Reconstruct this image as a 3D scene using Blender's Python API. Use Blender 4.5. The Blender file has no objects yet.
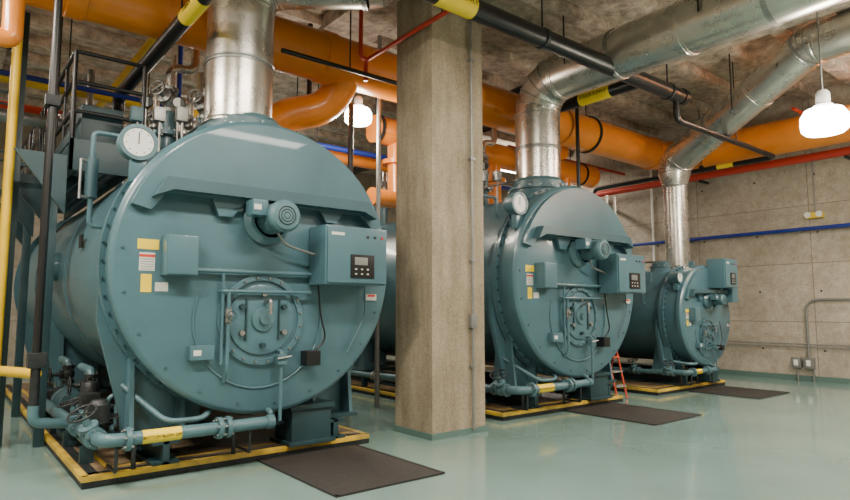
import bpy, bmesh, math, random
from mathutils import Vector, Matrix
random.seed(4)
S=bpy.context.scene
COL=S.collection

# ------------------------------------------------------------ materials
def mat(name,c,rough=.45,metal=0,var=0.0,vscale=3.0,bump=0.0,bscale=30,emit=None,coat=0,c2=None,stretch=(1,1,1),detail=6,rvar=0.0):
    m=bpy.data.materials.new(name); m.use_nodes=True
    nt=m.node_tree; b=nt.nodes['Principled BSDF']
    b.inputs['Base Color'].default_value=(*c,1); b.inputs['Roughness'].default_value=rough
    b.inputs['Metallic'].default_value=metal
    b.inputs['Coat Weight'].default_value=coat
    if emit: 
        b.inputs['Emission Color'].default_value=(*c,1); b.inputs['Emission Strength'].default_value=emit
    tc=nt.nodes.new('ShaderNodeTexCoord'); mp=nt.nodes.new('ShaderNodeMapping')
    mp.inputs['Scale'].default_value=stretch
    nt.links.new(tc.outputs['Object'],mp.inputs['Vector'])
    if var>0 or c2:
        n=nt.nodes.new('ShaderNodeTexNoise'); n.inputs['Scale'].default_value=vscale; n.inputs['Detail'].default_value=detail
        n.inputs['Roughness'].default_value=.6
        nt.links.new(mp.outputs[0],n.inputs['Vector'])
        cr=nt.nodes.new('ShaderNodeValToRGB')
        cr.color_ramp.elements[0].position=.32; cr.color_ramp.elements[1].position=.68
        d=c2 if c2 else tuple(x*(1-var) for x in c)
        cr.color_ramp.elements[0].color=(*d,1)
        cr.color_ramp.elements[1].color=(*(c if c2 else tuple(min(1,x*(1+var)) for x in c)),1)
        nt.links.new(n.outputs['Fac'],cr.inputs[0]); nt.links.new(cr.outputs[0],b.inputs['Base Color'])
        if rvar:
            mr=nt.nodes.new('ShaderNodeMapRange'); mr.inputs[3].default_value=rough-rvar; mr.inputs[4].default_value=rough+rvar
            nt.links.new(n.outputs['Fac'],mr.inputs[0]); nt.links.new(mr.outputs[0],b.inputs['Roughness'])
    if bump:
        n2=nt.nodes.new('ShaderNodeTexNoise'); n2.inputs['Scale'].default_value=bscale; n2.inputs['Detail'].default_value=5
        nt.links.new(mp.outputs[0],n2.inputs['Vector'])
        bp=nt.nodes.new('ShaderNodeBump'); bp.inputs['Strength'].default_value=bump; bp.inputs['Distance'].default_value=.02
        nt.links.new(n2.outputs['Fac'],bp.inputs['Height']); nt.links.new(bp.outputs[0],b.inputs['Normal'])
    return m

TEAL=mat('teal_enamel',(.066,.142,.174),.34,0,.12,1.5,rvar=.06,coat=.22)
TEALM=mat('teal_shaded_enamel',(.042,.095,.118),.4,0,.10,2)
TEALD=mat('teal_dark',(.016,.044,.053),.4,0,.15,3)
TEALP=mat('teal_pipe_paint',(.070,.145,.170),.4,0,.15,6,bump=.2)
BLACK=mat('black_paint',(.008,.008,.009),.35)
DARK=mat('dark_cast_iron',(.02,.023,.025),.5,.3,.3,8,bump=.3)
ORANGE=mat('orange_paint',(.80,.24,.022),.30,0,.1,2,coat=.3)
YELLOW=mat('yellow_paint',(.80,.50,.015),.4,0,.08,4)
YELLOWW=mat('worn_yellow_paint',(.75,.48,.03),.5,0,c2=(.30,.21,.05),vscale=5)
RED=mat('red_paint',(.50,.04,.02),.4)
BLUE=mat('blue_paint',(.012,.03,.24),.4)
GREEN=mat('green_paint',(.03,.25,.09),.5)
STEEL=mat('galvanized_steel',(.60,.57,.52),.28,.9,.10,3,bump=.03,bscale=5,rvar=.06)
STEELD=mat('steel_fittings',(.33,.33,.32),.38,.85,.2,9)
WHITE=mat('white_enamel',(.8,.8,.76),.4)
GREY=mat('grey_galvanized_box',(.26,.26,.25),.4,.5,.1,6)
LABW=mat('label_white',(.65,.65,.60),.5)
LABY=mat('label_yellow',(.85,.60,.02),.5)
LABR=mat('label_red',(.6,.05,.03),.5)
LAMP=mat('lamp_glass_glow',(1,.96,.86),.3,emit=20)
MAT=mat('rubber_mat',(.026,.022,.020),.7,0,.25,12,bump=.6,bscale=60)
RUBBER=mat('black_rubber',(.02,.02,.02),.7)
WOOD=mat('pad_top',(.26,.18,.10),.45,0,c2=(.11,.08,.05),vscale=2.5,bump=.2)
LADR=mat('ladder_orange_red',(.50,.07,.03),.4)
ALU=mat('aluminium',(.6,.6,.6),.35,.9)
FLOORM=mat('epoxy_floor',(.180,.275,.248),.17,0,.08,.9,rvar=.05,coat=.35,bump=.015,bscale=3)
BASEM=mat('base_trim_paint',(.10,.17,.15),.4)

def concrete(name,c,panel=None,grain=False,rough=.85,bump=.5,lo1=.75,lo2=.7):
    m=mat(name,c,rough); nt=m.node_tree; b=nt.nodes['Principled BSDF']
    tc=[n for n in nt.nodes if n.type=='TEX_COORD'][0]
    def noise(s,d,st=(1,1,1)):
        mp=nt.nodes.new('ShaderNodeMapping'); mp.inputs['Scale'].default_value=st
        nt.links.new(tc.outputs['Object'],mp.inputs[0])
        n=nt.nodes.new('ShaderNodeTexNoise'); n.inputs['Scale'].default_value=s; n.inputs['Detail'].default_value=d; n.inputs['Roughness'].default_value=.65
        nt.links.new(mp.outputs[0],n.inputs['Vector']); return n
    n1=noise(.9,5); n2=noise(6,8,(1,1,.18) if grain else (1,1,1)); n3=noise(45,3)
    def ramp(n,lo,hi,p0=.3,p1=.7):
        r=nt.nodes.new('ShaderNodeValToRGB'); r.color_ramp.elements[0].position=p0; r.color_ramp.elements[1].position=p1
        r.color_ramp.elements[0].color=(lo,lo*.97,lo*.92,1); r.color_ramp.elements[1].color=(hi,hi,hi,1)
        nt.links.new(n.outputs['Fac'],r.inputs[0]); return r
    def mul(a,bq,f=1):
        x=nt.nodes.new('ShaderNodeMixRGB'); x.blend_type='MULTIPLY'; x.inputs[0].default_value=f
        nt.links.new(a,x.inputs[1]); nt.links.new(bq,x.inputs[2]); return x.outputs[0]
    rgb=nt.nodes.new('ShaderNodeRGB'); rgb.outputs[0].default_value=(*c,1)
    o=mul(rgb.outputs[0],ramp(n1,lo1,1.1).outputs[0]); o=mul(o,ramp(n2,lo2,1.12).outputs[0]); o=mul(o,ramp(n3,.82,1.05,.4,.6).outputs[0])
    hgt=n2.outputs['Fac']
    if panel:
        sp=nt.nodes.new('ShaderNodeSeparateXYZ'); cb=nt.nodes.new('ShaderNodeCombineXYZ')
        nt.links.new(tc.outputs['Object'],sp.inputs[0])
        nt.links.new(sp.outputs[panel[0]],cb.inputs[0]); nt.links.new(sp.outputs[2],cb.inputs[1])
        bk=nt.nodes.new('ShaderNodeTexBrick'); bk.offset=0; bk.inputs['Scale'].default_value=1
        bk.inputs['Brick Width'].default_value=panel[1]; bk.inputs['Row Height'].default_value=panel[2]
        bk.inputs['Mortar Size'].default_value=.011; bk.inputs['Mortar Smooth'].default_value=.4
        bk.inputs['Color1'].default_value=(1,1,1,1); bk.inputs['Color2'].default_value=(.90,.90,.89,1); bk.inputs['Mortar'].default_value=(.52,.5,.47,1)
        nt.links.new(cb.outputs[0],bk.inputs['Vector'])
        o=mul(o,bk.outputs['Color'])
    nt.links.new(o,b.inputs['Base Color'])
    bp=nt.nodes.new('ShaderNodeBump'); bp.inputs['Strength'].default_value=bump; bp.inputs['Distance'].default_value=.03
    nt.links.new(hgt,bp.inputs['Height']); nt.links.new(bp.outputs[0],b.inputs['Normal'])
    return m
CWALL=concrete('concrete_wall',(.48,.43,.365),panel=(1,2.44,1.25),lo1=.78,lo2=.80,bump=.25)
CWALLX=concrete('concrete_wall_back',(.40,.36,.30),panel=(0,2.44,1.25),lo1=.78,lo2=.80,bump=.25)
CCOL=concrete('concrete_column_mat',(.42,.355,.265),grain=True,bump=.2,lo2=.64)
CCEIL=concrete('concrete_ceiling',(.72,.62,.52),bump=1.0,lo1=.62,lo2=.38)

# ------------------------------------------------------------ geometry helpers
class G:
    def __init__(s,name,origin=(0,0,0)):
        s.o=Vector(origin); s.e=bpy.data.objects.new(name,None); s.e.location=s.o; s.e.empty_display_size=.2
        COL.objects.link(s.e)
    def add(s,name,verts,faces,m,sharp=35):
        me=bpy.data.meshes.new(name); me.from_pydata([tuple(v) for v in verts],[],faces)
        bm=bmesh.new(); bm.from_mesh(me); bmesh.ops.recalc_face_normals(bm,faces=bm.faces)
        for f in bm.faces: f.smooth=True
        for e in bm.edges:
            if len(e.link_faces)==2 and e.calc_face_angle(0)>math.radians(sharp): e.smooth=False
        bm.to_mesh(me); bm.free(); me.materials.append(m)
        ob=bpy.data.objects.new(name,me); COL.objects.link(ob); ob.parent=s.e; return ob
    def box(s,name,lo,hi,m,bev=.01,rot=None):
        bm=bmesh.new(); bmesh.ops.create_cube(bm,size=1)
        lo=Vector(lo); hi=Vector(hi); d=hi-lo; c=(lo+hi)/2
        for v in bm.verts: v.co=Vector((v.co.x*d.x,v.co.y*d.y,v.co.z*d.z))
        bev=min(bev,min(abs(d.x),abs(d.y),abs(d.z))*.3)
        if bev>0: bmesh.ops.bevel(bm,geom=bm.edges[:],offset=bev,segments=2,affect='EDGES',profile=.7)
        if rot: bm.transform(rot)
        bm.transform(Matrix.Translation(c))
        vs=[v.co.copy() for v in bm.verts]; fs=[[v.index for v in f.verts] for f in bm.faces]
        bm.free(); return s.add(name,vs,fs,m)
    def prism(s,name,poly,y0,y1,m,axis='y'):
        n=len(poly); P=lambda a,b,h:(a,h,b) if axis=='y' else ((h,a,b) if axis=='x' else (a,b,h))
        vs=[P(a,b,y0) for a,b in poly]+[P(a,b,y1) for a,b in poly]
        fs=[list(range(n)),list(range(n,2*n))]+[[i,(i+1)%n,n+(i+1)%n,n+i] for i in range(n)]
        return s.add(name,vs,fs,m)
    def lathe(s,name,prof,o,ax,m,seg=48):
        o=Vector(o); ax=Vector(ax).normalized(); u=ax.orthogonal().normalized(); w=ax.cross(u)
        vs=[];fs=[]; rings=[]
        for r,h in prof:
            if r<1e-5: rings.append([len(vs)]); vs.append(o+ax*h)
            else:
                rings.append(list(range(len(vs),len(vs)+seg)))
                for i in range(seg):
                    t=2*math.pi*i/seg; vs.append(o+ax*h+(u*math.cos(t)+w*math.sin(t))*r)
        for a,b in zip(rings,rings[1:]):
            if len(a)==1 and len(b)==1: continue
            for i in range(seg):
                j=(i+1)%seg
                if len(a)==1: fs.append([a[0],b[i],b[j]])
                elif len(b)==1: fs.append([a[i],a[j],b[0]])
                else: fs.append([a[i],a[j],b[j],b[i]])
        return s.add(name,vs,fs,m)
    def cyl(s,name,p1,p2,r,m,seg=24,r2=None):
        p1=Vector(p1);p2=Vector(p2);L=(p2-p1).length; r2=r if r2 is None else r2
        return s.lathe(name,[(0,0),(r,0),(r2,L),(0,L)],p1,p2-p1,m,seg)
    def tube(s,name,pts,r,m,seg=14,fil=None,closed=False):
        pts=[Vector(p) for p in pts]; fil=r*2.5 if fil is None else fil
        P=[pts[0]]
        for a,b,c in zip(pts,pts[1:],pts[2:]):
            d=min(fil,.48*(b-a).length,.48*(c-b).length)
            q0=b+(a-b).normalized()*d; q2=b+(c-b).normalized()*d
            for k in range(8):
                t=k/7; P.append(q0*(1-t)**2+b*2*t*(1-t)+q2*t*t)
        P.append(pts[-1])
        Q=[P[0]]
        for p in P[1:]:
            if (p-Q[-1]).length>1e-4: Q.append(p)
        P=Q; vs=[];fs=[]; u=None
        for i,p in enumerate(P):
            t=(P[min(i+1,len(P)-1)]-P[max(i-1,0)]).normalized()
            if u is None: u=t.orthogonal().normalized()
            u=(u-t*u.dot(t)).normalized(); w=t.cross(u)
            for k in range(seg):
                a=2*math.pi*k/seg; vs.append(p+(u*math.cos(a)+w*math.sin(a))*r)
        for i in range(len(P)-1):
            for k in range(seg):
                j=(k+1)%seg; fs.append([i*seg+k,i*seg+j,(i+1)*seg+j,(i+1)*seg+k])
        fs.append(list(range(seg))); fs.append([(len(P)-1)*seg+k for k in range(seg)])
        return s.add(name,vs,fs,m,50)
    def bolts(s,name,c,ax,R,n,r,h,m,a0=0):
        c=Vector(c);ax=Vector(ax).normalized();u=ax.orthogonal().normalized();w=ax.cross(u);vs=[];fs=[]
        for i in range(n):
            t=a0+2*math.pi*i/n; q=c+(u*math.cos(t)+w*math.sin(t))*R; b=len(vs)
            for hh in (0,h):
                for k in range(6):
                    a=k*math.pi/3; vs.append(q+ax*hh+(u*math.cos(a)+w*math.sin(a))*r)
            fs+= [[b+k,b+(k+1)%6,b+6+(k+1)%6,b+6+k] for k in range(6)]+[[b+6+k for k in range(6)]]
        return s.add(name,vs,fs,m)
    def flange(s,name,c,ax,r,m,th=.03):
        ax=Vector(ax).normalized(); c=Vector(c)
        s.cyl(name,c-ax*th,c+ax*th,r*1.75,m,20)
        s.bolts(name+'_bolts',c+ax*th,ax,r*1.42,6,r*.16,.02,STEELD); s.bolts(name+'_nuts',c-ax*th,-ax,r*1.42,6,r*.16,.02,STEELD)
    def valve(s,name,c,ax,up,r,m,wheel=RED,wr=2.3):
        c=Vector(c);ax=Vector(ax).normalized();up=Vector(up).normalized()
        s.lathe(name+'_body',[(0,-2.4*r),(1.1*r,-2.4*r),(1.15*r,-1.4*r),(1.75*r,-.6*r),(1.75*r,.6*r),(1.15*r,1.4*r),(1.1*r,2.4*r),(0,2.4*r)],c,ax,m,20)
        s.flange(name+'_flange_a',c-ax*2.3*r,ax,r,m,.02); s.flange(name+'_flange_b',c+ax*2.3*r,ax,r,m,.02)
        s.lathe(name+'_bonnet',[(0,0),(1.2*r,0),(1.2*r,2*r),(1.6*r,2*r),(1.6*r,2.4*r),(.7*r,2.6*r),(.5*r,4*r),(.2*r,4*r),(.2*r,5.2*r),(0,5.2*r)],c,up,m,16)
        w=c+up*5*r; R=wr*r; u=up.orthogonal().normalized(); v=up.cross(u)
        s.tube(name+'_handwheel',[w+(u*math.cos(t)+v*math.sin(t))*R for t in [k*math.pi/10 for k in range(21)]],.20*r,wheel,8,fil=.001)
        s.cyl(name+'_spoke_a',w-u*R,w+u*R,.15*r,wheel,8); s.cyl(name+'_spoke_b',w-v*R,w+v*R,.15*r,wheel,8)
    def text(s,name,t,loc,rot,size,m,align='CENTER'):
        cu=bpy.data.curves.new(name,'FONT'); cu.body=t; cu.size=size; cu.extrude=.001; cu.align_x=align; cu.align_y='CENTER'
        ob=bpy.data.objects.new(name,cu); ob.location=loc; ob.rotation_euler=rot; cu.materials.append(m); COL.objects.link(ob); ob.parent=s.e
    def band(s,name,c,ax,r,L,m=None):
        c=Vector(c);ax=Vector(ax).normalized(); s.cyl(name,c-ax*L/2,c+ax*L/2,r*1.03,m or LABY,24)

# ------------------------------------------------------------ room
CZ=6.2
def slab(name,lo,hi,m):
    g=bpy.data.meshes.new(name); bm=bmesh.new(); bmesh.ops.create_cube(bm,size=1)
    lo=Vector(lo);hi=Vector(hi)
    for v in bm.verts: v.co=Vector([(v.co[i]+.5)*(hi-lo)[i]+lo[i] for i in range(3)])
    bm.to_mesh(g);bm.free();g.materials.append(m);o=bpy.data.objects.new(name,g);COL.objects.link(o);return o
X0,X1,Y0,Y1=-5,14.5,-5,17
slab('floor',(X0-.3,Y0-.3,-.2),(X1+.3,Y1+.3,0),FLOORM)
slab('ceiling',(X0-.3,Y0-.3,CZ),(X1+.3,Y1+.3,CZ+.25),CCEIL)
slab('wall_right',(X1,Y0-.3,0),(X1+.3,Y1+.3,CZ),CWALL)
slab('wall_left',(X0-.3,Y0-.3,0),(X0,Y1+.3,CZ),CWALL)
slab('wall_back',(X0,Y1,0),(X1,Y1+.3,CZ),CWALLX)
slab('wall_front',(X0,Y0-.3,0),(X1,Y0,CZ),CWALLX)
slab('baseboard_right',(X1-.02,Y0,0),(X1,Y1,.12),BASEM)
g=G('ceiling_joists',(0,0,CZ))
for i in range(24):
    y=-4.6+i*.92
    g.box('joist',(X0,y,-.18),(X1,y+.24,0),CCEIL,.02)
for x in (-.2,4.55,9.4):
    g.box('girder',(x,Y0,-.24),(x+.9,Y1,0),CCEIL,.02)
g=G('wall_tie_holes',(X1,0,0))
for j in range(5):
    for i in range(16):
        y=-3.8+i*1.22; z=.65+j*1.25
        g.cyl('tie_hole',(.005,y,z),(-.003,y,z),.022,DARK,10)

# column
g=G('concrete_column',(5.01,5.93,0))
g.box('shaft',(-.43,-.37,0),(.43,.37,CZ-.24),CCOL,.02)
g.prism('painted_base_trim',[(-.45,-.39),(.45,-.39),(.45,.39),(-.45,.39)],0,.07,BASEM,axis='z')
g.tube('conduit',[(.20,-.40,.05),(.20,-.40,CZ-.3)],.018,GREY)
for z in (.8,2.1,3.4,4.7): g.box('conduit_strap',(.16,-.425,z),(.24,-.37,z+.03),GREY,.003)
g.box('conduit_box',(.15,-.43,1.28),(.25,-.37,1.45),GREY,.006)

# ------------------------------------------------------------ boiler
def boiler(X,R,zc,L,big=True):
    g=G('boiler',(X,5.75,0)); s=R/1.46
    C=(0,0,zc)
    g.lathe('front_door',[(0,0),(R-.05,0),(R-.02,.015),(R,.04),(R,.10),(R-.03,.11),(R-.03,.14)],C,(0,1,0),TEAL,96)
    g.lathe('front_drum',[(R-.04,.1),(R-.04,.36),(R+.01,.36),(R+.01,.40),(R-.005,.41),(R+.01,.42),(R+.01,.46),(R-.06,.46)],C,(0,1,0),TEAL,96)
    g.lathe('shell',[(R-.06,.45),(R-.06,L*.33),(R-.05,L*.33),(R-.05,L*.33+.05),(R-.06,L*.33+.05),(R-.06,L*.66),(R-.05,L*.66),(R-.05,L*.66+.05),(R-.06,L*.66+.05),(R-.06,L-.5),(R+.03,L-.5),(R+.03,L-.42),(R-.06,L-.42),(R-.06,L-.05),(R-.12,L),(0,L)],C,(0,1,0),TEAL,96)
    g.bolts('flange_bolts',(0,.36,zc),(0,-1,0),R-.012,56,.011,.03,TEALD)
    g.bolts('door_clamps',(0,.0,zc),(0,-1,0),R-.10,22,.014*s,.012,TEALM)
    # upper protruding hood segment
    pr=R-.06; c=.60*s
    pts=[]
    for k in range(41):
        t=math.radians(20)+k*math.radians(140)/40
        pts.append((pr*math.cos(t),zc+pr*math.sin(t)))
    low=[(-pr*math.cos(math.radians(20))+.16*s,zc+.44*s),(-1.02*s,zc+c+.02),(-.62*s,zc+c),(-.55*s,zc+c-.16*s),(-.42*s,zc+c-.16*s),(-.30*s,zc+c),(.52*s,zc+c),(.60*s,zc+c-.12*s),(.72*s,zc+c-.12*s),(.8*s,zc+c),(1.02*s,zc+c),(pr*math.cos(math.radians(20))-.14*s,zc+.46*s)]
    g.prism('hood_plate',pts+low,-.07*s,0.01,TEAL)
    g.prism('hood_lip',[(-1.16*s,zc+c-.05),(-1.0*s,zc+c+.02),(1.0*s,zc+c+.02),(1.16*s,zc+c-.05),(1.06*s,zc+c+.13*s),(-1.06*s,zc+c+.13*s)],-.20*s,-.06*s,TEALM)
    # burner door
    B=(-.08*s,0,zc-.54*s)
    g.lathe('burner_ring',[(.44*s,0.01),(.44*s,-.035),(.40*s,-.04),(.385*s,-.04),(.385*s,-.015),(.34*s,-.015),(.34*s,-.035),(.32*s,-.04),(0,-.04)],B,(0,1,0),TEAL,56)
    g.bolts('burner_bolts',(B[0],-.035,B[2]),(0,-1,0),.41*s,20,.011*s,.025,STEELD)
    g.lathe('burner_hub',[(.12*s,-.04),(.11*s,-.065),(.05*s,-.07),(.045*s,-.11),(0,-.11)],B,(0,1,0),TEALP,32)
    for k in range(6):
        a=math.radians(30+60*k); q=(B[0]+.25*s*math.cos(a),-.035,B[2]+.25*s*math.sin(a))
        g.cyl('burner_port',q,(q[0],-.07*s-.02,q[2]),.026*s,STEELD if k%2 else TEALD,14)
    for dx_ in (-.17,.17): g.cyl('burner_stud',(B[0]+dx_*s,-.05,B[2]-.2*s),(B[0]+dx_*s,-.05,B[2]+.2*s),.011*s,TEALD,8)
    g.tube('flame_scanner',[(B[0]+.02*s,-.05,B[2]+.16*s),(B[0]+.02*s,-.18,B[2]+.2*s),(B[0]+.02*s,-.18,B[2]+.05*s)],.018*s,STEELD,10)
    g.tube('door_ring',[(B[0]+.66*s*math.cos(t),-.008,B[2]+.66*s*math.sin(t)) for t in [math.radians(-200+k*8) for k in range(28)]],.010*s,TEAL,8,fil=.001)
    # blower motor
    M=(-.06*s,-.16,zc+.44*s)
    g.lathe('motor_mount',[(0,.16),(.24*s,.16),(.24*s,.11),(.18*s,.06),(.18*s,0)],M,(0,1,0),TEAL,36)
    prof=[(.0,.06)]
    for k in range(10):
        y=.05-k*.03*s; prof+=[(.145*s,y),(.145*s,y-.012*s),(.130*s,y-.014*s),(.130*s,y-.028*s)]
    ye=.05-10*.03*s
    prof+=[(.155*s,ye),(.155*s,ye-.05*s),(.13*s,ye-.08*s),(.05*s,ye-.09*s),(0,ye-.09*s)]
    g.lathe('blower_motor',prof,M,(0,1,0),TEALP,40)
    for k in range(4):
        rr=(.03+.028*k)*s
        g.tube('motor_fan_grille',[(M[0]+rr*math.cos(t),M[1]+ye-.088*s+(.012*s if k==3 else 0),M[2]+rr*math.sin(t)) for t in [j*math.pi/8 for j in range(17)]],.005*s,DARK,6,fil=.0005)
    g.box('motor_terminal_box',(M[0]-.28*s,M[1]-.20*s,M[2]-.0*s),(M[0]-.13*s,M[1]-.02*s,M[2]+.15*s),TEAL,.01)
    g.box('motor_nameplate',(M[0]-.27*s,M[1]-.205*s,M[2]+.05*s),(M[0]-.2*s,M[1]-.199*s,M[2]+.1*s),LABW,0)
    # control cabinet
    if big: bx0,bx1,bz0,bz1=.43,1.19,zc-.19,zc+.42
    else: bx0,bx1,bz0,bz1=.0,.52,zc+.52,zc+1.08
    g.box('control_cabinet',(bx0,-.36,bz0),(bx1,-.02,bz1),TEAL,.015)
    g.box('control_cabinet_door',(bx0+.02,-.38,bz0+.02),(bx1-.02,-.355,bz1-.02),TEAL,.006)
    px=bx0+(bx1-bx0)*.38; pz=bz0+(bz1-bz0)*.12; pw=(bx1-bx0)*.38; ph=(bz1-bz0)*.40
    g.box('control_panel',(px,-.392,pz),(px+pw,-.378,pz+ph),BLACK,.004)
    g.box('control_display',(px+pw*.15,-.396,pz+ph*.55),(px+pw*.7,-.39,pz+ph*.88),GREY,.002)
    for k in range(3):
        for j in range(2):
            g.box('control_button',(px+pw*(.17+.25*k),-.395,pz+ph*(.14+.2*j)),(px+pw*(.25+.25*k),-.39,pz+ph*(.20+.2*j)),LABW,.002)
    g.box('cabinet_nameplate',(bx0+.06,-.384,bz1-.17*(bz1-bz0)),(bx0+.2*(bx1-bx0)+.06,-.379,bz1-.12*(bz1-bz0)),LABW,.001)
    for k in range(3): g.cyl('pilot_light',(bx1-.08-.09*k,-.39,bz1-.1),(bx1-.08-.09*k,-.375,bz1-.1),.014,[RED,DARK,DARK][k],12)
    # gauges & boxes on door
    g.box('junction_box',(-1.04*s,-.17*s,zc-.14*s),(-.76*s,0,zc+.22*s),TEAL,.012)
    g.box('junction_box_cover',(-1.03*s,-.18*s,zc-.13*s),(-.77*s,-.165*s,zc+.21*s),TEAL,.005)
    g.box('sticker_yellow',(-1.24*s,-.004,zc+.09*s),(-1.06*s,.002,zc+.18*s),LABY,.0)
    g.box('sticker_white',(-1.22*s,-.004,zc-.10*s),(-1.09*s,.002,zc+.06*s),LABW,.0)
    g.box('sticker_small',(-1.20*s,-.004,zc-.29*s),(-1.11*s,.002,zc-.13*s),LABY,.0)
    g.box('sticker_plate',(-1.08*s,-.004,zc-.28*s),(-.97*s,.002,zc-.20*s),LABW,.0)
    g.box('sticker_warning',(-1.22*s,-.005,zc+.02*s),(-1.09*s,.002,zc+.045*s),LABR,.0)
    for k in range(5): g.box('sticker_line',(-1.21*s,-.0055,zc+(-.09+.022*k)*s),(-1.10*s,-.0035,zc+(-.083+.022*k)*s),GREY,0)
    g.box('tag_box',(-.78*s,-.09,zc-.90*s),(-.56*s,0,zc-.77*s),TEAL,.01)
    g.box('tag_plate',(-.75*s,-.094,zc-.86*s),(-.68*s,-.088,zc-.81*s),LABW,.001)
    g.box('ignition_transformer',(.36*s,-.14,zc-1.01*s),(.52*s,0,zc-.86*s),BLACK,.012)
    g.box('door_nameplate',(1.14*s,-.02,zc-.34*s),(1.28*s,-.004,zc-.27*s),LABW,.002)
    g.box('door_warning_label',(1.16*s,-.022,zc-.30*s),(1.26*s,-.018,zc-.275*s),LABR,0)
    r=.018*s
    if big:
        g.tube('gas_train_pipe',[(-.76,-.06,zc-.08),(.43,-.06,zc-.08)],.022,TEAL)
        g.tube('cabinet_conduit',[(M[0]+.02,-.2,M[2]-.1),(.1,-.14,zc+.2),(.43,-.14,zc+.12)],.014,GREY,fil=.08)
    else:
        g.tube('cabinet_conduit',[(.3,-.12,bz0),(.3,-.12,zc+.2),(0,-.12,zc+.15)],.02,TEAL,fil=.08)
        g.box('second_cabinet',(.60,-.22,zc+.25),(.84,.0,zc+.75),TEAL,.012)
    g.tube('pilot_gas_pipe',[(-.50*s,-.02,zc-.27*s),(-.50*s,-.09,zc-.27*s),(.42*s,-.09,zc-.27*s),(.42*s,-.01,zc-.27*s)],r,TEAL)
    g.tube('drop_pipe',[(-.44*s,-.09,zc-.27*s),(-.44*s,-.09,zc-1.0*s),(-.44*s,-.02,zc-1.12*s)],r,TEAL)
    g.tube('drop_pipe_b',[(-.49*s,-.07,zc-.10*s),(-.49*s,-.07,zc-.95*s)],r*.8,TEAL)
    g.tube('drop_pipe_lower',[(.10*s,-.03,zc-.85*s),(.10*s,-.1,zc-.85*s),(.10*s,-.1,.42)],r,TEAL)
    g.valve('pilot_valve',(-.44*s,-.09,zc-.5*s),(0,0,1),(0,-1,0),.018*s,STEELD,TEALD)
    g.box('drop_pipe_valve',(.05*s,-.14,zc-.98*s),(.15*s,-.06,zc-.88*s),TEALP,.01)
    g.cyl('drop_pipe_lever',(.04*s,-.15,zc-.92*s),(.18*s,-.16,zc-.90*s),.010*s,STEELD,8)
    g.tube('ignition_cable',[(.52*s,-.06,zc-.19*s),(.54*s,-.08,zc-.50*s),(.62*s,-.07,zc-.75*s),(.48*s,-.07,zc-.87*s)],.010*s,BLACK,8,fil=.1)
    g.tube('side_cable',[(1.1*s,-.05,zc-.19*s),(1.12*s,-.05,zc-.5*s),(.9*s,-.03,zc-.9*s)],.008*s,TEAL,8,fil=.2)
    # pressure gauge
    ga=(-1.25*s,.12,zc+1.06*s)
    g.lathe('pressure_gauge',[(0,.16),(.13*s,.16),(.155*s,.10),(.155*s,-.03),(.165*s,-.04),(.165*s,-.055),(.13*s,-.055),(.13*s,-.04),(0,-.04)],ga,(0,1,0),TEALP,36)
    g.cyl('gauge_dial',(ga[0],ga[1]-.046,ga[2]),(ga[0],ga[1]-.040,ga[2]),.128*s,WHITE,36)
    g.box('gauge_needle',(ga[0]-.004,ga[1]-.052,ga[2]-.02*s),(ga[0]+.004,ga[1]-.047,ga[2]+.09*s),BLACK,0,rot=None)
    g.bolts('gauge_ticks',(ga[0],ga[1]-.047,ga[2]),(0,-1,0),.105*s,10,.006*s,.002,BLACK)
    g.tube('gauge_siphon',[(ga[0],ga[1]+.08,ga[2]),(ga[0],.3,ga[2]),(ga[0]+.08*s,.3,zc+.6*s)],.025*s,TEAL)
    g.box('gauge_bracket',(ga[0]-.05*s,.1,ga[2]-.36*s),(ga[0]+.08*s,.2,ga[2]-.12*s),TEAL,.01)
    # water column on the left side
    wx=-R-.04*s
    g.tube('water_column_pipe',[(-R*.72,.75,zc+R*.66),(-R*.72,.75,zc+R*.66+.30*s),(wx,.75,zc+R*.66+.30*s),(wx,.75,zc+.35*s),(-R*.95,.75,zc+.35*s)],.024*s,TEAL)
    g.cyl('water_column',(wx,.75,zc+.62*s),(wx,.75,zc+1.0*s),.055*s,TEALM,20)
    g.cyl('sight_glass',(wx-.10*s,.72,zc+.6*s),(wx-.10*s,.72,zc+.98*s),.012*s,ALU,10)
    g.tube('sight_glass_cock',[(wx,.75,zc+.97*s),(wx-.10*s,.72,zc+.97*s)],.016*s,STEELD); g.tube('sight_glass_cock',[(wx,.75,zc+.62*s),(wx-.10*s,.72,zc+.62*s)],.016*s,STEELD)
    # top fittings
    zt=zc+R-.08
    g.lathe('stack_collar',[(.54*s,-.25*s),(.52*s,-.02*s),(.47*s,.06*s),(.47*s,.10*s),(.50*s,.10*s),(.50*s,.14*s),(.3*s,.14*s)],(0,.80,zt),(0,0,1),TEAL,48)
    g.lathe('stack_reducer',[(.42*s,.14*s),(.42*s,.24*s),(.37*s,.30*s)],(0,.80,zt),(0,0,1),TEALP,48)
    g.bolts('collar_bolts',(0,.80,zt+.14*s),(0,0,1),.46*s,16,.014,.02,STEELD)
    for yy,rr,hh in ((2.1,.10,.45),(2.7,.07,.35),(3.5,.13,.5),(4.6,.08,.35)):
        if yy>L-1: continue
        for xo in ((0,-.45*s) if rr<.12 else (0,)):
            g.cyl('steam_nozzle',(xo,yy,zt-.1),(xo,yy,zt+.20+hh),rr*s*.9,TEAL,24)
            g.flange('nozzle_flange',(xo,yy,zt+.22+hh*.3),(0,0,1),rr*s,TEAL,.025)
            g.valve('stop_valve',(xo,yy,zt+.35+hh),(0,0,1),(-.7,-.7,.2),rr*.6*s,STEELD,STEELD,1.5)
            g.tube('safety_valve_outlet',[(xo,yy,zt+.5+hh),(xo,yy,zt+.8+hh),(xo+rr*3*s,yy,zt+.8+hh),(xo+rr*3*s,yy,zt+1.3+hh)],rr*.55*s,STEEL)
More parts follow.
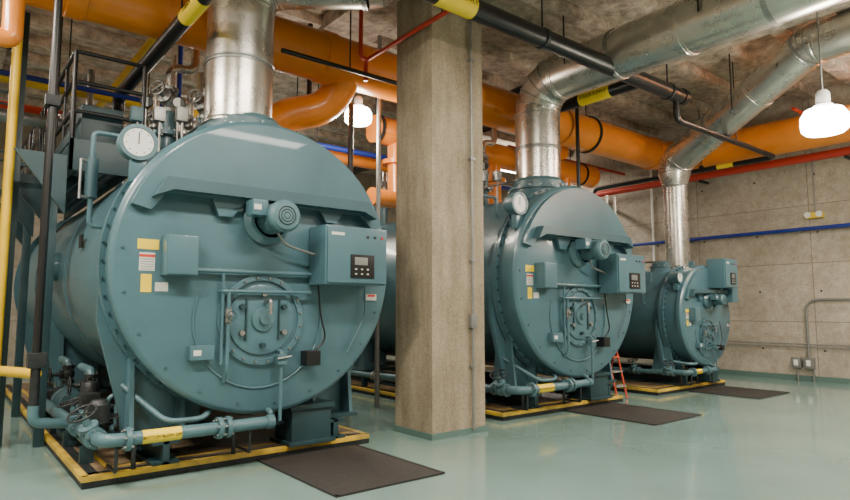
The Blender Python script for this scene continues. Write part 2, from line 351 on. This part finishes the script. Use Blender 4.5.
    g.tube('top_trim_line',[(-.35*s,.9,zt-.1),(-.35*s,.9,zt+.28*s),(-.35*s,2.0,zt+.28*s)],.02,STEELD)
    for k in range(3):
        g.tube('limit_control_stem',[(-.55*s-.2*s*k,1.2+.15*k,zt-.35*s),(-.55*s-.2*s*k,1.2+.15*k,zt+.30*s)],.012,STEELD)
        g.box('limit_control',(-.62*s-.2*s*k,1.15+.15*k,zt+.28*s),(-.50*s-.2*s*k,1.25+.15*k,zt+.44*s),[GREY,STEELD,TEALP][k],.01)
    for k in range(2):
        q=(-.48*s-.27*s*k,1.6+.35*k,zt+.62*s+.05*k)
        g.tube('siphon_tube',[(q[0],q[1]+.02,zt-.3*s),(q[0],q[1]+.02,q[2]-.08)],.010,STEELD,8)
        g.lathe('top_gauge',[(0,.03),(.07,.03),(.075,-.02),(.066,-.025),(.066,-.018),(0,-.018)],q,(.5,1,0),BLACK,24); g.cyl('top_gauge_dial',(q[0]-.010,q[1]-.018,q[2]),(q[0]-.0105,q[1]-.022,q[2]),.06,WHITE,24)
    g.box('lifting_lug',(-.03,.22,zt+.03),(.03,.34,zt+.17),TEAL,.01)
    # side handhole
    g.lathe('manway',[(0,.10),(.16*s,.10),(.18*s,.08),(.18*s,-.1)],(-R+.03,L*.33+.6,zc+.1),(-1,0,0),TEAL,32)
    g.box('side_label',(-R+.040,1.6,zc+.22),(-R+.062,1.75,zc+.36),BLACK,0)
    # saddles
    b0=.34
    for yy in (.30,L*.52,L-1.1):
        for sg in (-1,1):
            ring=[]
            for k in range(11):
                a=math.radians(188+k*6.2); ring.append((abs(math.cos(a))*(R-.07)*sg,zc+(R-.07)*math.sin(a)))
            poly=[((R-.02)*sg,zc-.12*s)]+ring+[(.50*s*sg,b0),(1.16*s*sg,b0),(1.24*s*sg,b0+.30*s),((R-.02)*sg,zc-.55*s)]
            g.prism('saddle_plate',poly,yy+.18,yy+.24,TEAL)
            g.prism('saddle_gusset',[(yy-.02,b0),(yy+.45,b0),(yy+.34,zc-R*.55),(yy+.08,zc-R*.55)],sg*1.15*s-.02,sg*1.15*s+.02,TEAL,axis='x')
            g.prism('saddle_gusset',[(yy-.02,b0),(yy+.45,b0),(yy+.34,zc-R*.72),(yy+.08,zc-R*.72)],sg*.7*s-.02,sg*.7*s+.02,TEAL,axis='x')
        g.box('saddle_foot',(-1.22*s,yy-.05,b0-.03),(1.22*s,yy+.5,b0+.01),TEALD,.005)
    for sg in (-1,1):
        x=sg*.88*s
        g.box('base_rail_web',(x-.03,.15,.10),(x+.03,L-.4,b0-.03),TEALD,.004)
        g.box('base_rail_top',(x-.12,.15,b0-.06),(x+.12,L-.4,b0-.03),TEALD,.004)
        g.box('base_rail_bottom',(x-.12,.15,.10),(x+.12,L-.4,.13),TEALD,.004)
    g.box('front_pedestal',(.34*s,.12,.10),(.80*s,.52,.10+.38*s),TEALD,.015)
    g.box('front_pedestal_cap',(.31*s,.09,.10+.36*s),(.83*s,.55,.13+.38*s),TEALD,.01)
    g.box('front_pedestal_flange',(.30*s,.08,.10),(.84*s,.56,.14),TEALD,.01)
    # front blow-down header
    zp=.42 if big else .38; rp=.056 if big else .045
    xs=-1.45*s
    g.tube('blowdown_header',[(.02*s,.25,zc-R+.1),(.02*s,-.06,zc-R+.02),(.02*s,-.06,zp+.06)],.028,TEALP)
    g.tube('blowdown_pipe',[(-.02*s,-.10,zp),(xs,-.10,zp),(xs,.7,zp-.04),(xs,3.3,zp-.08)],rp,TEALP,20,fil=.16)
    g.cyl('blowdown_end_cap',(.03*s,-.10,zp),(-.04*s,-.10,zp),rp*1.2,TEALP,20)
    g.band('pipe_label',(-1.0*s,-.10,zp),(1,0,0),rp,.32*s)
    g.text('pipe_label_text','BOTTOM BLOW OFF',(-1.0*s,-.10-rp*1.06,zp),(math.pi/2,0,0),.034*s,BLACK)
    g.flange('header_flange',(-.42*s,-.10,zp),(1,0,0),rp,TEALP,.02); g.flange('header_flange',(-.50*s,-.10,zp),(1,0,0),rp,TEALP,.02); g.flange('header_flange',(-1.27*s,-.10,zp),(1,0,0),rp,TEALP,.02)
    g.valve('blowdown_valve',(xs,.30,zp-.02),(0,1,0),(-.5,-.3,1),rp*.9,TEALP,DARK)
    g.valve('blowdown_valve_b',(xs,1.0,zp-.04),(0,1,0),(-.3,0,1),rp*.9,TEALP,DARK)
    g.tube('angled_drain_pipe',[(-1.2*s,.5,.70*s+.1),(-.92*s,.05,.50),(-.6*s,.02,.50),(-.40*s,.25,.62)],.026,TEALP,fil=.1)
    for k in range(2): g.cyl('pipe_support',(-(.25+.9*k)*s,.17,.1),(-(.25+.9*k)*s,.17,.30),.02,DARK,10)
    for k in (.2,1.35): g.tube('pipe_support_arm',[(-k*s,.2,.16),(-k*s,-.10,.16),(-k*s,-.10,zp-rp)],.014,DARK,8,fil=.02)
    return g
boiler(2.61,1.47,1.95,8.2)
boiler(7.68,1.47,1.95,8.2)
boiler(11.6,.97,1.40,5.2,big=False)

# ------------------------------------------------------------ pads and mats
def pad(x0,x1,y1):
    g=G('equipment_pad',(x0,5.9,0)); w=x1-x0; d=y1-5.9
    g.box('pad_body',(0,0,0),(w,d,.095),DARK,.01)
    g.box('pad_top_surface',(.03,.03,.09),(w-.03,d-.03,.10),WOOD,.0)
    t=.05
    for n,lo,hi in (('f',(0,-.004,.055),(w,t,.103)),('l',(-.004,0,.055),(t,d,.103)),('r',(w-t,0,.055),(w+.004,d,.103)),('b',(0,d-t,.055),(w,d,.103))):
        g.box('yellow_edge_'+n,lo,hi,YELLOWW,.003)
    g.box('yellow_stripe',(.22,.22,.098),(.26,d-.2,.1025),YELLOWW,0); g.box('yellow_stripe',(.22,.22,.098),(w-.1,.26,.1025),YELLOWW,0)
    g.box('black_stripe',(.06,.06,.098),(.14,d-.1,.1022),DARK,0); g.box('black_stripe',(.06,.06,.098),(w-.06,.13,.1022),DARK,0)
pad(1.05,3.93,14.1); pad(6.1,8.93,14.1); pad(10.0,12.5,11.2)
def mat_(x0,x1,y0,y1):
    g=G('floor_mat',((x0+x1)/2,(y0+y1)/2,0)); w=(x1-x0)/2; d=(y1-y0)/2
    g.box('mat_body',(-w,-d,0.001),(w,d,.014),MAT,.006)
    for sg in (-1,1):
        g.box('mat_border',(-w,sg*d-.03 if sg>0 else -d,.012),(w,d if sg>0 else -d+.03,.018),RUBBER,.003)
        g.box('mat_border',(w-.03 if sg>0 else -w,-d,.012),(w if sg>0 else -w+.03,d,.018),RUBBER,.003)
mat_(2.6,3.75,4.37,5.88); mat_(7.4,8.62,4.42,5.88); mat_(10.95,12.2,4.6,5.86)

# ------------------------------------------------------------ stacks and ducts
def segduct(g,name,p0,p1,r,step=1.0):
    p0=Vector(p0);p1=Vector(p1);d=(p1-p0);L=d.length;u=d.normalized()
    g.cyl(name,p0,p1,r,STEEL,48)
    n=max(1,int(L/step))
    for i in range(n+1):
        q=p0+u*(L*i/n) if n else p0
        g.lathe('seam_band',[(r*.99,-.035),(r*1.035,-.03),(r*1.035,-.01),(r*1.015,0),(r*1.035,.01),(r*1.035,.03),(r*.99,.035)],q,u,STEELD if i%2 else STEEL,48)
def elbow(g,c0,d0,d1,rb,r,n=5):
    d0=Vector(d0).normalized();d1=Vector(d1).normalized();c0=Vector(c0)
    ang=d0.angle(d1); ax=d0.cross(d1).normalized(); nrm=ax.cross(d0); ctr=c0+nrm*rb
    P=[ctr+Matrix.Rotation(ang*k/n,3,ax)@(c0-ctr) for k in range(n+1)]
    g.tube('elbow',P,r,STEEL,40,fil=.002)
    for p,k in zip(P,range(n+1)):
        t=Matrix.Rotation(ang*k/n,3,ax)@d0
        g.lathe('elbow_seam',[(r*.99,-.012),(r*1.025,-.008),(r*1.025,.008),(r*.99,.012)],p,t,STEELD,40)
    return P[-1]
g=G('exhaust_stack',(2.55,6.55,0))
segduct(g,'stack_riser',(0,0,3.58),(0,0,4.95),.37,.66)
dd=(.78,-.62,0)
p=elbow(g,(0,0,4.95),(0,0,1),dd,.42,.37)
q=p+Vector(dd)*1.0; segduct(g,'horizontal_duct',p,q,.37,.8)
p=elbow(g,q,dd,(0,0,1),.35,.37)
g.cyl('duct_to_roof',p,(p.x,p.y,CZ),.37,STEEL,40)
g.tube('stack_hanger',[(0,.4,4.9),(0,.4,CZ)],.012,DARK)
g=G('exhaust_stack',(7.68,6.55,0))
segduct(g,'stack_riser',(0,0,3.58),(0,0,4.72),.37,.55)
p=elbow(g,(0,0,4.72),(0,0,1),(0,-1,.03),.55,.37)
segduct(g,'horizontal_duct',p,(p.x,-4.9-6.55+.3,p.z+.12),.37,1.05)
for y in (-.9,-3): g.tube('duct_hanger',[(-.4,y,5.25),(-.4,y,CZ)],.012,DARK)
g=G('exhaust_stack',(11.6,6.3,0))
segduct(g,'stack_riser',(0,0,2.35),(0,0,4.00),.23,.85)
g.lathe('tapered_adapter',[(.23,0),(.31,.25),(.31,.30)],(0,0,4.00),(0,0,1),STEEL,40)
dv=Vector((-.30,-.87,.36)).normalized()
p=elbow(g,(0,0,4.28),(0,0,1),dv,.30,.31)
L_=(CZ-.55-p.z)/dv.z; q=p+dv*L_; segduct(g,'inclined_duct',p,q,.31,.9)
p=elbow(g,q,dv,(-.1,-1,0),.5,.31,3); segduct(g,'level_duct',p,p+Vector((-.3,-3.0,0)),.31,.9)
g.tube('duct_hanger',[(-.9,-1.6,5.0),(-.9,-1.6,CZ)],.012,DARK)

# ------------------------------------------------------------ big overhead pipes
def hang(g,x,y,z,r):
    g.tube('hanger_rod',[(x,y,z+r),(x,y,CZ-g.o.z)],.012,DARK,8)
    g.lathe('hanger_ring',[(r*1.0,-.03),(r*1.06,-.03),(r*1.06,.03),(r*1.0,.03)],(x,y,z),(1,0,0),DARK,28)
g=G('orange_header_pipe',(0,7.4,5.08))
g.tube('main_run',[(-4.9,0,0),(13.45,0,0),(13.45,-9.5,-.05)],.35,ORANGE,32,fil=.75)
for x in (1.0,4.1,6.6,9.4,12.6): g.lathe('coupling',[(.35,-.1),(.37,-.09),(.37,.09),(.35,.1)],(x,0,0),(1,0,0),ORANGE,32)
for x in (.2,5.7,10.2): hang(g,x,0,0,.36)
g.tube('drop_elbow',[(4.5,0,-.1),(4.35,.3,-.62),(3.7,.5,-.80),(3.2,.5,-1.3),(3.2,.5,-1.75)],.24,ORANGE,28,fil=.5)
g.lathe('drop_flange',[(.24,-.05),(.34,-.05),(.34,.05),(.24,.05)],(3.2,.5,-1.5),(0,0,1),ORANGE,28)
g=G('orange_return_pipe',(0,8.8,4.72))
g.tube('main_run',[(5.9,0,0),(12.3,0,0)],.25,ORANGE,28)
g.lathe('end_cap',[(0,.16),(.15,.13),(.25,0),(.27,-.05),(.27,-.1),(.25,-.1)],(12.3,0,0),(1,0,0),ORANGE,28)
for x in (6.4,8.9,11.2):
    g.tube('branch_drop',[(x,0,0),(x,0,-.9)],.16,ORANGE,24)
    g.lathe('branch_flange',[(.16,-.04),(.26,-.04),(.26,.04),(.16,.04)],(x,0,-.55),(0,0,1),ORANGE,24)
    g.tube('branch_elbow',[(x,0,-.9),(x,-.02,-1.25),(x-.6,-.1,-1.25)],.16,ORANGE,24,fil=.35)
g.tube('tee_riser',[(9.9,0,0),(9.9,-1.0,.1)],.22,ORANGE,24)
for x in (5.95,8.2,11.8): hang(g,x,0,0,.26)
g=G('orange_return_pipe',(0,9.6,4.35)); g.tube('run',[(4.3,0,0),(7.2,0,0),(7.2,0,-.9)],.15,ORANGE,20,fil=.3); hang(g,4.8,0,0,.155)
g=G('orange_vertical_pipe',(.42,7.2,0))
g.tube('riser',[(-.5,-.3,4.1),(0,-.3,4.1),(0,-.3,4.25),(0,-.3,CZ-.02)],.09,ORANGE,20)

g=G('black_steam_pipe',(0,5.0,5.05))
g.tube('main_run',[(-2.5,0,0),(9.6,0,0)],.125,BLACK,24)
g.lathe('end_cap',[(0,.1),(.08,.08),(.125,0),(.14,-.02),(.14,-.12),(.125,-.12)],(9.6,0,0),(1,0,0),BLACK,24)
g.tube('cross_branch',[(8.35,0,0),(8.35,1.75,0),(8.35,1.95,.55),(8.35,2.85,.55),(8.35,3.1,.08),(8.35,11.0,.08)],.10,BLACK,20)
g.band('pipe_label',(4.45,0,0),(1,0,0),.125,.55); g.text('label_text','STEAM SUPPLY',(4.45,-.131,0),(math.pi/2,0,0),.08,BLACK)
g.band('pipe_label',(8.35,.85,0),(0,1,0),.10,.6); g.text('label_text','STEAM SUPPLY',(8.245,.85,0),(math.pi/2,0,-math.pi/2),.08,BLACK)
for x in (1.0,6.0,9.1): hang(g,x,0,0,.13)
g=G('black_drain_pipe',(0,5.0,4.62))
g.tube('run',[(9.35,0,.43),(9.35,0,0),(13.2,0,0),(13.2,4.4,0),(13.2,4.4,-2.2)],.05,BLACK,16,fil=.14)
g.box('hanger_clip',(13.15,1.5,.03),(13.25,1.56,.1),DARK,.004); g.tube('hanger_rod',[(13.2,1.53,.05),(13.2,1.53,CZ-4.62)],.01,DARK,8)
g.tube('hanger_rod',[(11.5,0,.05),(11.5,0,CZ-4.62)],.01,DARK,8)
g.band('pipe_label',(13.2,1.0,0),(0,1,0),.05,.35)
g=G('black_feed_pipe',(1.90,6.0,0))
g.tube('long_run',[(0,-1.2,4.6),(0,3.5,4.6),(0,3.5,3.5)],.085,BLACK,20)
g.band('pipe_label',(0,.15,4.6),(0,1,0),.085,.55); g.text('label_text','STEAM',(-.09,.15,4.6),(math.pi/2,0,-math.pi/2),.08,BLACK)
g.tube('hanger_rod',[(0,.6,4.6),(0,.6,CZ)],.01,DARK,8); g.tube('tie_up',[(0,-1.0,4.6),(0,-1.0,5.05)],.06,BLACK,14)
g=G('black_vertical_pipe',(.74,6.5,0))
g.tube('riser',[(0,0,1.05),(0,0,CZ-.02)],.036,BLACK,16)
g.box('valve_actuator',(-.07,-.06,.98),(.08,.08,1.12),DARK,.02); g.cyl('valve_neck',(0,0,.6),(0,0,1.0),.04,DARK,16); g.tube('lower_elbow',[(0,0,.65),(0,0,.5),(.28,.1,.45)],.045,TEALP,16)
g.box('support_clip',(-.06,-.06,3.4),(.06,.06,3.5),DARK,.005)
g=G('black_vertical_pipe',(4.78,7.75,0)); g.tube('riser',[(0,0,0),(0,0,4.7),(-.4,.6,4.7),(-.4,.6,CZ-.02)],.04,BLACK,16)
g=G('grey_vertical_conduit',(5.4,7.9,0)); g.tube('riser',[(0,0,0),(0,0,CZ-.02)],.038,GREY,16)
g=G('black_vertical_pipe',(9.3,6.95,0)); g.tube('riser',[(0,0,.0),(0,0,CZ-.02)],.036,BLACK,16)
g=G('black_cross_pipe',(0,6.85,0)); g.tube('run',[(3.2,0,4.75),(5.2,0,4.75)],.03,BLACK,16); g.tube('hanger_rod',[(4.2,0,4.75),(4.2,0,CZ)],.01,DARK,8)
# red sprinkler
g=G('red_sprinkler_pipe',(0,0,5.45))
g.tube('run',[(4.52,4.9,-.42),(4.52,6.95,-.45),(4.52,6.95,-.75)],.03,RED,16)
g.tube('run_rear',[(4.52,6.9,-.45),(4.4,6.9,-.45),(4.4,6.9,.6)],.03,RED,16)
g.tube('hanger_rod',[(4.52,5.3,-.42),(4.52,5.3,.7)],.008,DARK,8)
g.tube('branch',[(9.8,9.2,-.3),(14.3,9.2,-.3)],.04,RED,14)
g.tube('branch',[(12.6,4.4,-.1),(14.4,4.4,-.1)],.035,RED,14)
g.tube('hanger_rod',[(12,9.2,-.3),(12,9.2,.7)],.01,DARK,8)
g=G('red_wall_pipe',(14.1,0,4.68)); g.tube('run',[(0,-4.9,0),(0,16.5,0)],.085,RED,18)
for y in (1,4,7,10,13): g.box('wall_bracket',(-.02,y,-.13),(.4,y+.05,-.08),DARK,.004)
# yellow gas pipes
g=G('yellow_gas_pipe',(0,10,0))
g.tube('run',[(-4,0,4.72),(3.6,0,4.72)],.08,YELLOW,16); g.tube('run_high',[(-4,-1.6,5.35),(2.2,-1.6,5.35),(2.2,3,5.35)],.06,YELLOW,16)
g.tube('riser',[(.55,-1.9,.45),(.55,-1.9,CZ-.02)],.05,YELLOW,16); g.tube('low_run',[(-2,-1.9,.85),(.55,-1.9,.85),(.85,-2.6,.85)],.055,YELLOW,16)
g.tube('hanger_rod',[(1.2,0,4.72),(1.2,0,CZ)],.01,DARK,8)
g=G('red_feed_pipe',(0,10.6,4.45)); g.tube('run',[(-4,0,0),(3.8,0,0)],.10,RED,18); g.tube('hanger_rod',[(1.4,0,0),(1.4,0,CZ-4.45)],.01,DARK,8)
g=G('blue_water_pipe',(0,9.0,4.55)); g.tube('run',[(-2,0,-.1),(2.6,0,-.1),(2.6,0,1.6)],.035,BLUE,16)
g=G('steel_steam_header',(0,9.9,4.15))
g.tube('header',[(-.8,0,0),(3.9,0,0)],.09,STEELD,20); g.tube('header_b',[(2.3,-.5,.25),(3.9,-.5,.25),(3.9,-.5,2.0)],.06,STEEL,18)
for x in (1.3,2.0,2.9,3.5): g.valve('header_valve',(x,0,0),(1,0,0),(0,-.3,1),.06,STEELD,STEELD,1.5)
for x in (1.6,2.6): g.tube('drop',[(x,0,0),(x,0,.9),(x,.8,.9)],.05,STEELD,14)
g.tube('hanger_rod',[(2.4,0,0),(2.4,0,CZ-4.15)],.01,DARK,8)
# blue pipes
g=G('blue_water_pipe',(0,0,0))
g.tube('wall_run',[(14.36,-4.9,3.22),(14.36,9.2,3.22)],.042,BLUE,14)
g.tube('wall_drop',[(14.36,9.2,3.22),(14.36,9.9,3.22),(14.36,9.9,4.4),(9.6,9.9,4.4),(9.6,9.9,2.0)],.05,BLUE,14)
for y in (0,2.5,5,7.5): g.box('pipe_clamp',(14.34,y,3.16),(14.5,y+.04,3.28),GREY,.004)
g=G('blue_water_pipe',(0,9.2,0)); g.tube('overhead_run',[(3.5,0,4.35),(7.5,0,4.35),(7.5,0,5.2)],.05,BLUE,14); g.tube('hanger_rod',[(5,0,4.35),(5,0,CZ)],.01,DARK,8)

# ------------------------------------------------------------ catwalk + ladder
g=G('catwalk',(1.05,7.6,3.35))
Lc=5.6;W=.75
g.box('fascia_left',(0,0,-.30),(.05,Lc,.06),TEALD,.005); g.box('fascia_right',(W,0,-.14),(W+.05,Lc,.06),TEALD,.005); g.box('fascia_front',(0,0,-.30),(W+.05,.05,.06),TEALD,.005)
for i in range(38): g.box('grating_bar',(0.03,.06+i*.147,-.04),(W+.02,.08+i*.147,0),TEALD,0)
for i in range(4): g.box('grating_bearer',(.05+i*.19,.03,-.05),(.07+i*.19,Lc,.0),TEALD,0)
for i in range(5):
    y=.03+i*1.38
    g.tube('rail_post',[(.02,y,0),(.02,y,1.07)],.026,BLACK,10)
    g.prism('side_bracket',[(-.5,-.14),(0,-.14),(0,-.8)],y,y+.05,TEALD)
for z in (.38,.72,1.07): g.tube('handrail',[(W,.03,z),(.02,.03,z),(.02,Lc,z)],.024,BLACK,10,fil=.05)
for i in range(1,9): g.tube('baluster',[(.02,.03+i*.62,0),(.02,.03+i*.62,1.07)],.014,BLACK,8)
g.tube('rail_post',[(W,.03,0),(W,.03,1.07)],.026,BLACK,10)
g.box('kick_plate',(-.01,0,0),(.0,Lc,.12),TEALD,0)
g.box('equipment_box',(.12,.1,0),(.55,.5,.50),TEALD,.02)
g.box('equipment_box',(.2,1.6,0),(.6,2.1,.8),DARK,.02)
for y in (.4,2.8,5.2): g.box('support_leg',(-.12,y,-3.35),(-.02,y+.1,-.1),TEALD,.008)
g=G('access_ladder',(.62,8.3,0))
for y in (0,.5):
    g.box('stringer',(-.03,y-.012,0),(.05,y+.012,5.0),TEALD,.004)
for i in range(16): g.cyl('rung',(0.01,0,.3+i*.28),(0.01,.5,.3+i*.28),.014,TEALD,10)
g.box('ladder_bracket',(.03,.2,3.2),(.45,.25,3.25),TEALD,.004)
for i in range(4):
    z=2.6+.7*i; g.tube('ladder_cage_hoop',[(0,0,z),(-.35,0,z),(-.45,.25,z),(-.35,.5,z),(0,.5,z)],.014,TEALD,8,fil=.12)
g=G('pipe_support_frame',(.25,7.9,0))
g.box('post',(0,0,0),(.09,.09,CZ-.3),TEALD,.006); g.box('post_rear',(0,1.8,0),(.09,1.89,CZ-.3),TEALD,.006); g.box('beam',(0,0,4.4),(.09,1.89,4.5),TEALD,.006); g.box('beam',(0,0,5.5),(2.2,.08,5.58),TEALD,.006)
g.tube('brace',[(.05,.05,3.2),(.05,1.8,4.4)],.03,TEALD,10)

# ------------------------------------------------------------ feed pump and valve cluster
def pump(x,y):
    g=G('feedwater_pump',(x,y,.1))
    g.box('bedplate',(-.2,-.35,0),(.2,.55,.06),TEALD,.01)
    g.lathe('pump_volute',[(0,-.12),(.08,-.12),(.1,-.08),(.17,-.06),(.17,.06),(.1,.08),(.06,.16),(0,.16)],(0,-.15,.26),(0,1,0),TEALP,28)
    prof=[(0,.18)]
    for k in range(8): prof+=[(.13,.2+k*.035),(.13,.215+k*.035),(.118,.218+k*.035),(.118,.232+k*.035)]
    prof+=[(.12,.5),(.06,.53),(0,.53)]
    g.lathe('motor',prof,(0,0,.26),(0,1,0),DARK,28)
    g.box('motor_foot',(-.1,.22,.05),(.1,.48,.16),DARK,.01)
    g.box('motor_box',(-.19,.28,.24),(-.1,.42,.36),DARK,.01)
    g.tube('discharge',[(0,-.15,.36),(0,-.15,.75),(.0,.4,.75)],.045,TEALP,16)
    g.valve('discharge_valve',(0,-.15,.60),(0,0,1),(-1,0,0),.04,DARK,DARK)
    g.flange('suction_flange',(0,-.30,.26),(0,1,0),.06,TEALP)
    return g
pump(1.36,7.6); pump(1.36,9.0); pump(6.4,7.0)
g=G('drain_manifold',(1.25,6.1,0.1))
g.tube('pipe_low',[(-.08,.2,.18),(-.08,4.5,.18)],.03,TEALP,16)
g.tube('pipe_mid',[(.22,.1,.22),(.22,1.1,.22)],.04,TEALP,16)
for k in range(2):
    g.valve('drain_valve',(.22,.35+.5*k,.23),(0,1,0),(-.3,0,1),.036,DARK,DARK)
    g.tube('drain_riser',[(.22,.6+.4*k,.24),(.22,.6+.4*k,.50),(.5,.6+.4*k,.55)],.026,TEALP,12)
g.lathe('strainer_motor',[(0,0),(.09,0),(.09,.16),(.06,.2),(0,.2)],(-.05,.05,.40),(0,0,1),DARK,20)
g.lathe('actuator_motor',[(0,0),(.07,0),(.085,.03),(.085,.2),(.06,.24),(0,.24)],(-.0,.75,.45),(0,0,1),DARK,20); g.cyl('actuator_neck',(0,.75,.18),(0,.75,.46),.03,STEELD,12)
g.box('actuator_head',(-.14,.35,.48),(.02,.52,.62),DARK,.02); g.cyl('actuator_neck',(-.06,.43,.18),(-.06,.43,.5),.03,STEELD,12)
for k in range(5): g.box('pipe_stand',(-.14,.3+k*.9,0),(-.02,.34+k*.9,.16),TEALD,.004)
g.box('yellow_tag',(-.05,.66,.30),(.10,.70,.40),LABY,.002)
g=G('drain_manifold',(6.25,6.1,.1))
g.tube('pipe_mid',[(-.02,1.6,.22),(-.02,6,.22)],.05,TEALP,16)
for k in range(4): g.valve('drain_valve',(-.02,1.9+1.1*k,.22),(0,1,0),(0,0,1),.045,STEELD,DARK)
for k in range(4): g.box('pipe_stand',(-.08,2.3+k*1.1,0),(.04,2.34+k*1.1,.17),TEALD,.004)
g.band('label',(-.02,4.2,.22),(0,1,0),.05,.5)

# ------------------------------------------------------------ step ladder
g=G('step_ladder',(8.97,6.05,0))
h=.80;w=.28
for x in (0,w):
    g.tube('front_rail',[(x,-.02,0.01),(x+.0,.16,h)],.018,LADR,8); g.tube('rear_rail',[(x,.40,0.01),(x,.20,h)],.014,LADR,8)
for i,z in enumerate((.22,.46,.70)):
    y=-.02+.18*z/h; g.box('step',(0,y-.04,z-.015),(w,y+.09,z+.012),ALU if i<2 else LADR,.004)
g.tube('rear_brace',[(0,.34,.3),(w,.34,.3)],.01,ALU,8)
g.tube('top_handle',[(0,.18,h),(0,.18,h+.08),(w,.18,h+.08),(w,.18,h)],.012,LADR,8)

# ------------------------------------------------------------ lamps and added fill fixtures
def lamp(x,y,z,r,energy):
    g=G('high_bay_lamp',(x,y,z))
    g.lathe('glass_refractor',[(r*.35,r*.62),(r*.8,r*.5),(r*.98,r*.2),(r,-.1*r),(r*.96,-.45*r),(r*.8,-.6*r),(0,-.66*r)],(0,0,0),(0,0,1),LAMP,36)
    g.lathe('ballast_housing',[(r*.36,r*.58),(r*.42,r*.72),(r*.30,r*.8),(r*.30,r*1.3),(r*.2,r*1.45),(0,r*1.45)],(0,0,0),(0,0,1),WHITE,28)
    g.tube('suspension_stem',[(0,0,r*1.4),(0,0,CZ-z)],.012,GREY,8)
    l=bpy.data.lights.new('lamp_bulb','POINT'); l.energy=energy; l.color=(1,.88,.70); l.shadow_soft_size=r*.9
    o=bpy.data.objects.new('bulb_light',l); o.location=(0,0,-r*1.75); o.parent=g.e; COL.objects.link(o)
lamp(9.32,2.88,4.08,.29,190)
lamp(5.1,8.05,4.60,.22,140)
WARM=(1,.91,.77)
def fill_fixture(x,y,z,e,rotz=0,L=2.4,W=.5,up=.2):  # invented fixtures, kept out of view, added to light the room
    g=G('added_fill_fixture',(x,y,z)); 
    g.e.rotation_euler=(0,0,rotz)
    g.prism('housing',[(-L/2,0),(L/2,0),(L/2-.05,.1),(-L/2+.05,.1)],-W/2,W/2,WHITE)
    g.box('added_glow_panel',(-L/2+.05,-W/2+.05,-.012),(L/2-.05,W/2-.05,-.002),LAMP,0)
    for s_ in (-1,1): g.tube('suspension_rod',[(s_*L*.4,0,.1),(s_*L*.4,0,CZ-z)],.01,GREY,8)
    l=bpy.data.lights.new('added_area_light','AREA'); l.shape='RECTANGLE'; l.size=L; l.size_y=W; l.energy=e; l.color=WARM
    o=bpy.data.objects.new('added_fill_light',l); o.location=(0,0,-.03); o.parent=g.e; COL.objects.link(o)
    l=bpy.data.lights.new('added_uplight_area','AREA'); l.shape='RECTANGLE'; l.size=L; l.size_y=W*.8; l.energy=e*up; l.color=WARM  # extra upward light added to brighten the ceiling
    o=bpy.data.objects.new('added_uplight',l); o.location=(0,0,.13); o.rotation_euler=(math.pi,0,0); o.parent=g.e; COL.objects.link(o)
fill_fixture(-1.5,2.6,5.2,400)
fill_fixture(2.4,2.4,5.3,270)
fill_fixture(9.5,.8,5.2,360)
fill_fixture(5.2,-1.2,5.3,200)
fill_fixture(13.0,2.2,5.4,220,math.pi/2)
fill_fixture(-1.3,6.6,5.1,430,math.pi/2)  # added off-screen to brighten the left shell of the near boiler
fill_fixture(-1.2,11.5,5.3,200,math.pi/2)
fill_fixture(12.6,11.5,5.4,220)
fill_fixture(5.2,13.5,5.4,200)

# ------------------------------------------------------------ wall fittings
g=G('wall_outlet_conduit',(14.42,5.05,0))
g.box('outlet_box',(-.06,-.12,.28),(.08,.06,.50),GREY,.01); g.box('outlet_box',(-.06,.12,.28),(.08,.30,.50),GREY,.01)
g.box('outlet_cover',(-.066,-.07,.33),(-.058,.01,.45),WHITE,.003); g.box('outlet_cover',(-.066,.17,.33),(-.058,.25,.45),WHITE,.003)
g.tube('conduit',[(0,-.03,.5),(0,-.03,1.72),(0,-1.6,1.72),(0,-9,1.72)],.028,GREY,12,fil=.25)
g.tube('conduit_low',[(0,-3,.78),(0,3.4,.78)],.014,GREY,10); g.tube('conduit_low',[(0,-3,.72),(0,3.4,.72)],.014,GREY,10)
g.tube('conduit_drop',[(0,-.1,.28),(0,-.1,.0)],.02,GREY,10); g.tube('conduit_drop',[(0,.2,.28),(0,.2,.0)],.02,GREY,10)
g=G('emergency_light',(14.42,4.75,3.5))
g.box('battery_box',(-.05,-.16,-.06),(.08,.16,.06),LABY,.015)
for s_ in (-1,1): g.lathe('lamp_head',[(0,-.03),(.05,-.03),(.065,.05),(.06,.055),(0,.05)],(-.04,s_*.11,.02),(-1,0,-.2),WHITE,20)
g.tube('feed_conduit',[(.05,0,.06),(.05,0,CZ-3.5)],.012,GREY,8)
g=G('exit_sign',(14.3,5.85,5.5)); g.box('sign_body',(-.04,-.18,-.1),(.0,.18,.1),WHITE,.01)
g.text('sign_text','EXIT',(-.043,0,0),(math.pi/2,0,-math.pi/2),.14,GREEN); g.tube('sign_stem',[(-.02,0,.1),(-.02,0,CZ-5.5)],.01,GREY,8)
g=G('wall_conduit',(14.45,7.6,0)); g.tube('run',[(0,0,.2),(0,0,4.6)],.02,GREY,10); g.tube('run_b',[(0,.9,.2),(0,.9,5.4)],.03,WHITE,10)
g.box('junction',(-.05,-.07,2.4),(.04,.07,2.6),GREY,.01)

# ------------------------------------------------------------ world + camera
w=bpy.data.worlds.new('world'); S.world=w; w.use_nodes=True
w.node_tree.nodes['Background'].inputs[0].default_value=(.6,.65,.7,1); w.node_tree.nodes['Background'].inputs[1].default_value=.3
cam=bpy.data.cameras.new('camera'); co=bpy.data.objects.new('camera',cam); COL.objects.link(co)
cam.sensor_width=36; cam.lens=607/850*36
co.location=(0,0,1.5)
az=math.radians(51.2); pitch=math.radians(5.65)
fwd=Vector((math.cos(az)*math.cos(pitch),math.sin(az)*math.cos(pitch),math.sin(pitch)))
co.rotation_euler=fwd.to_track_quat('-Z','Y').to_euler()
S.camera=co
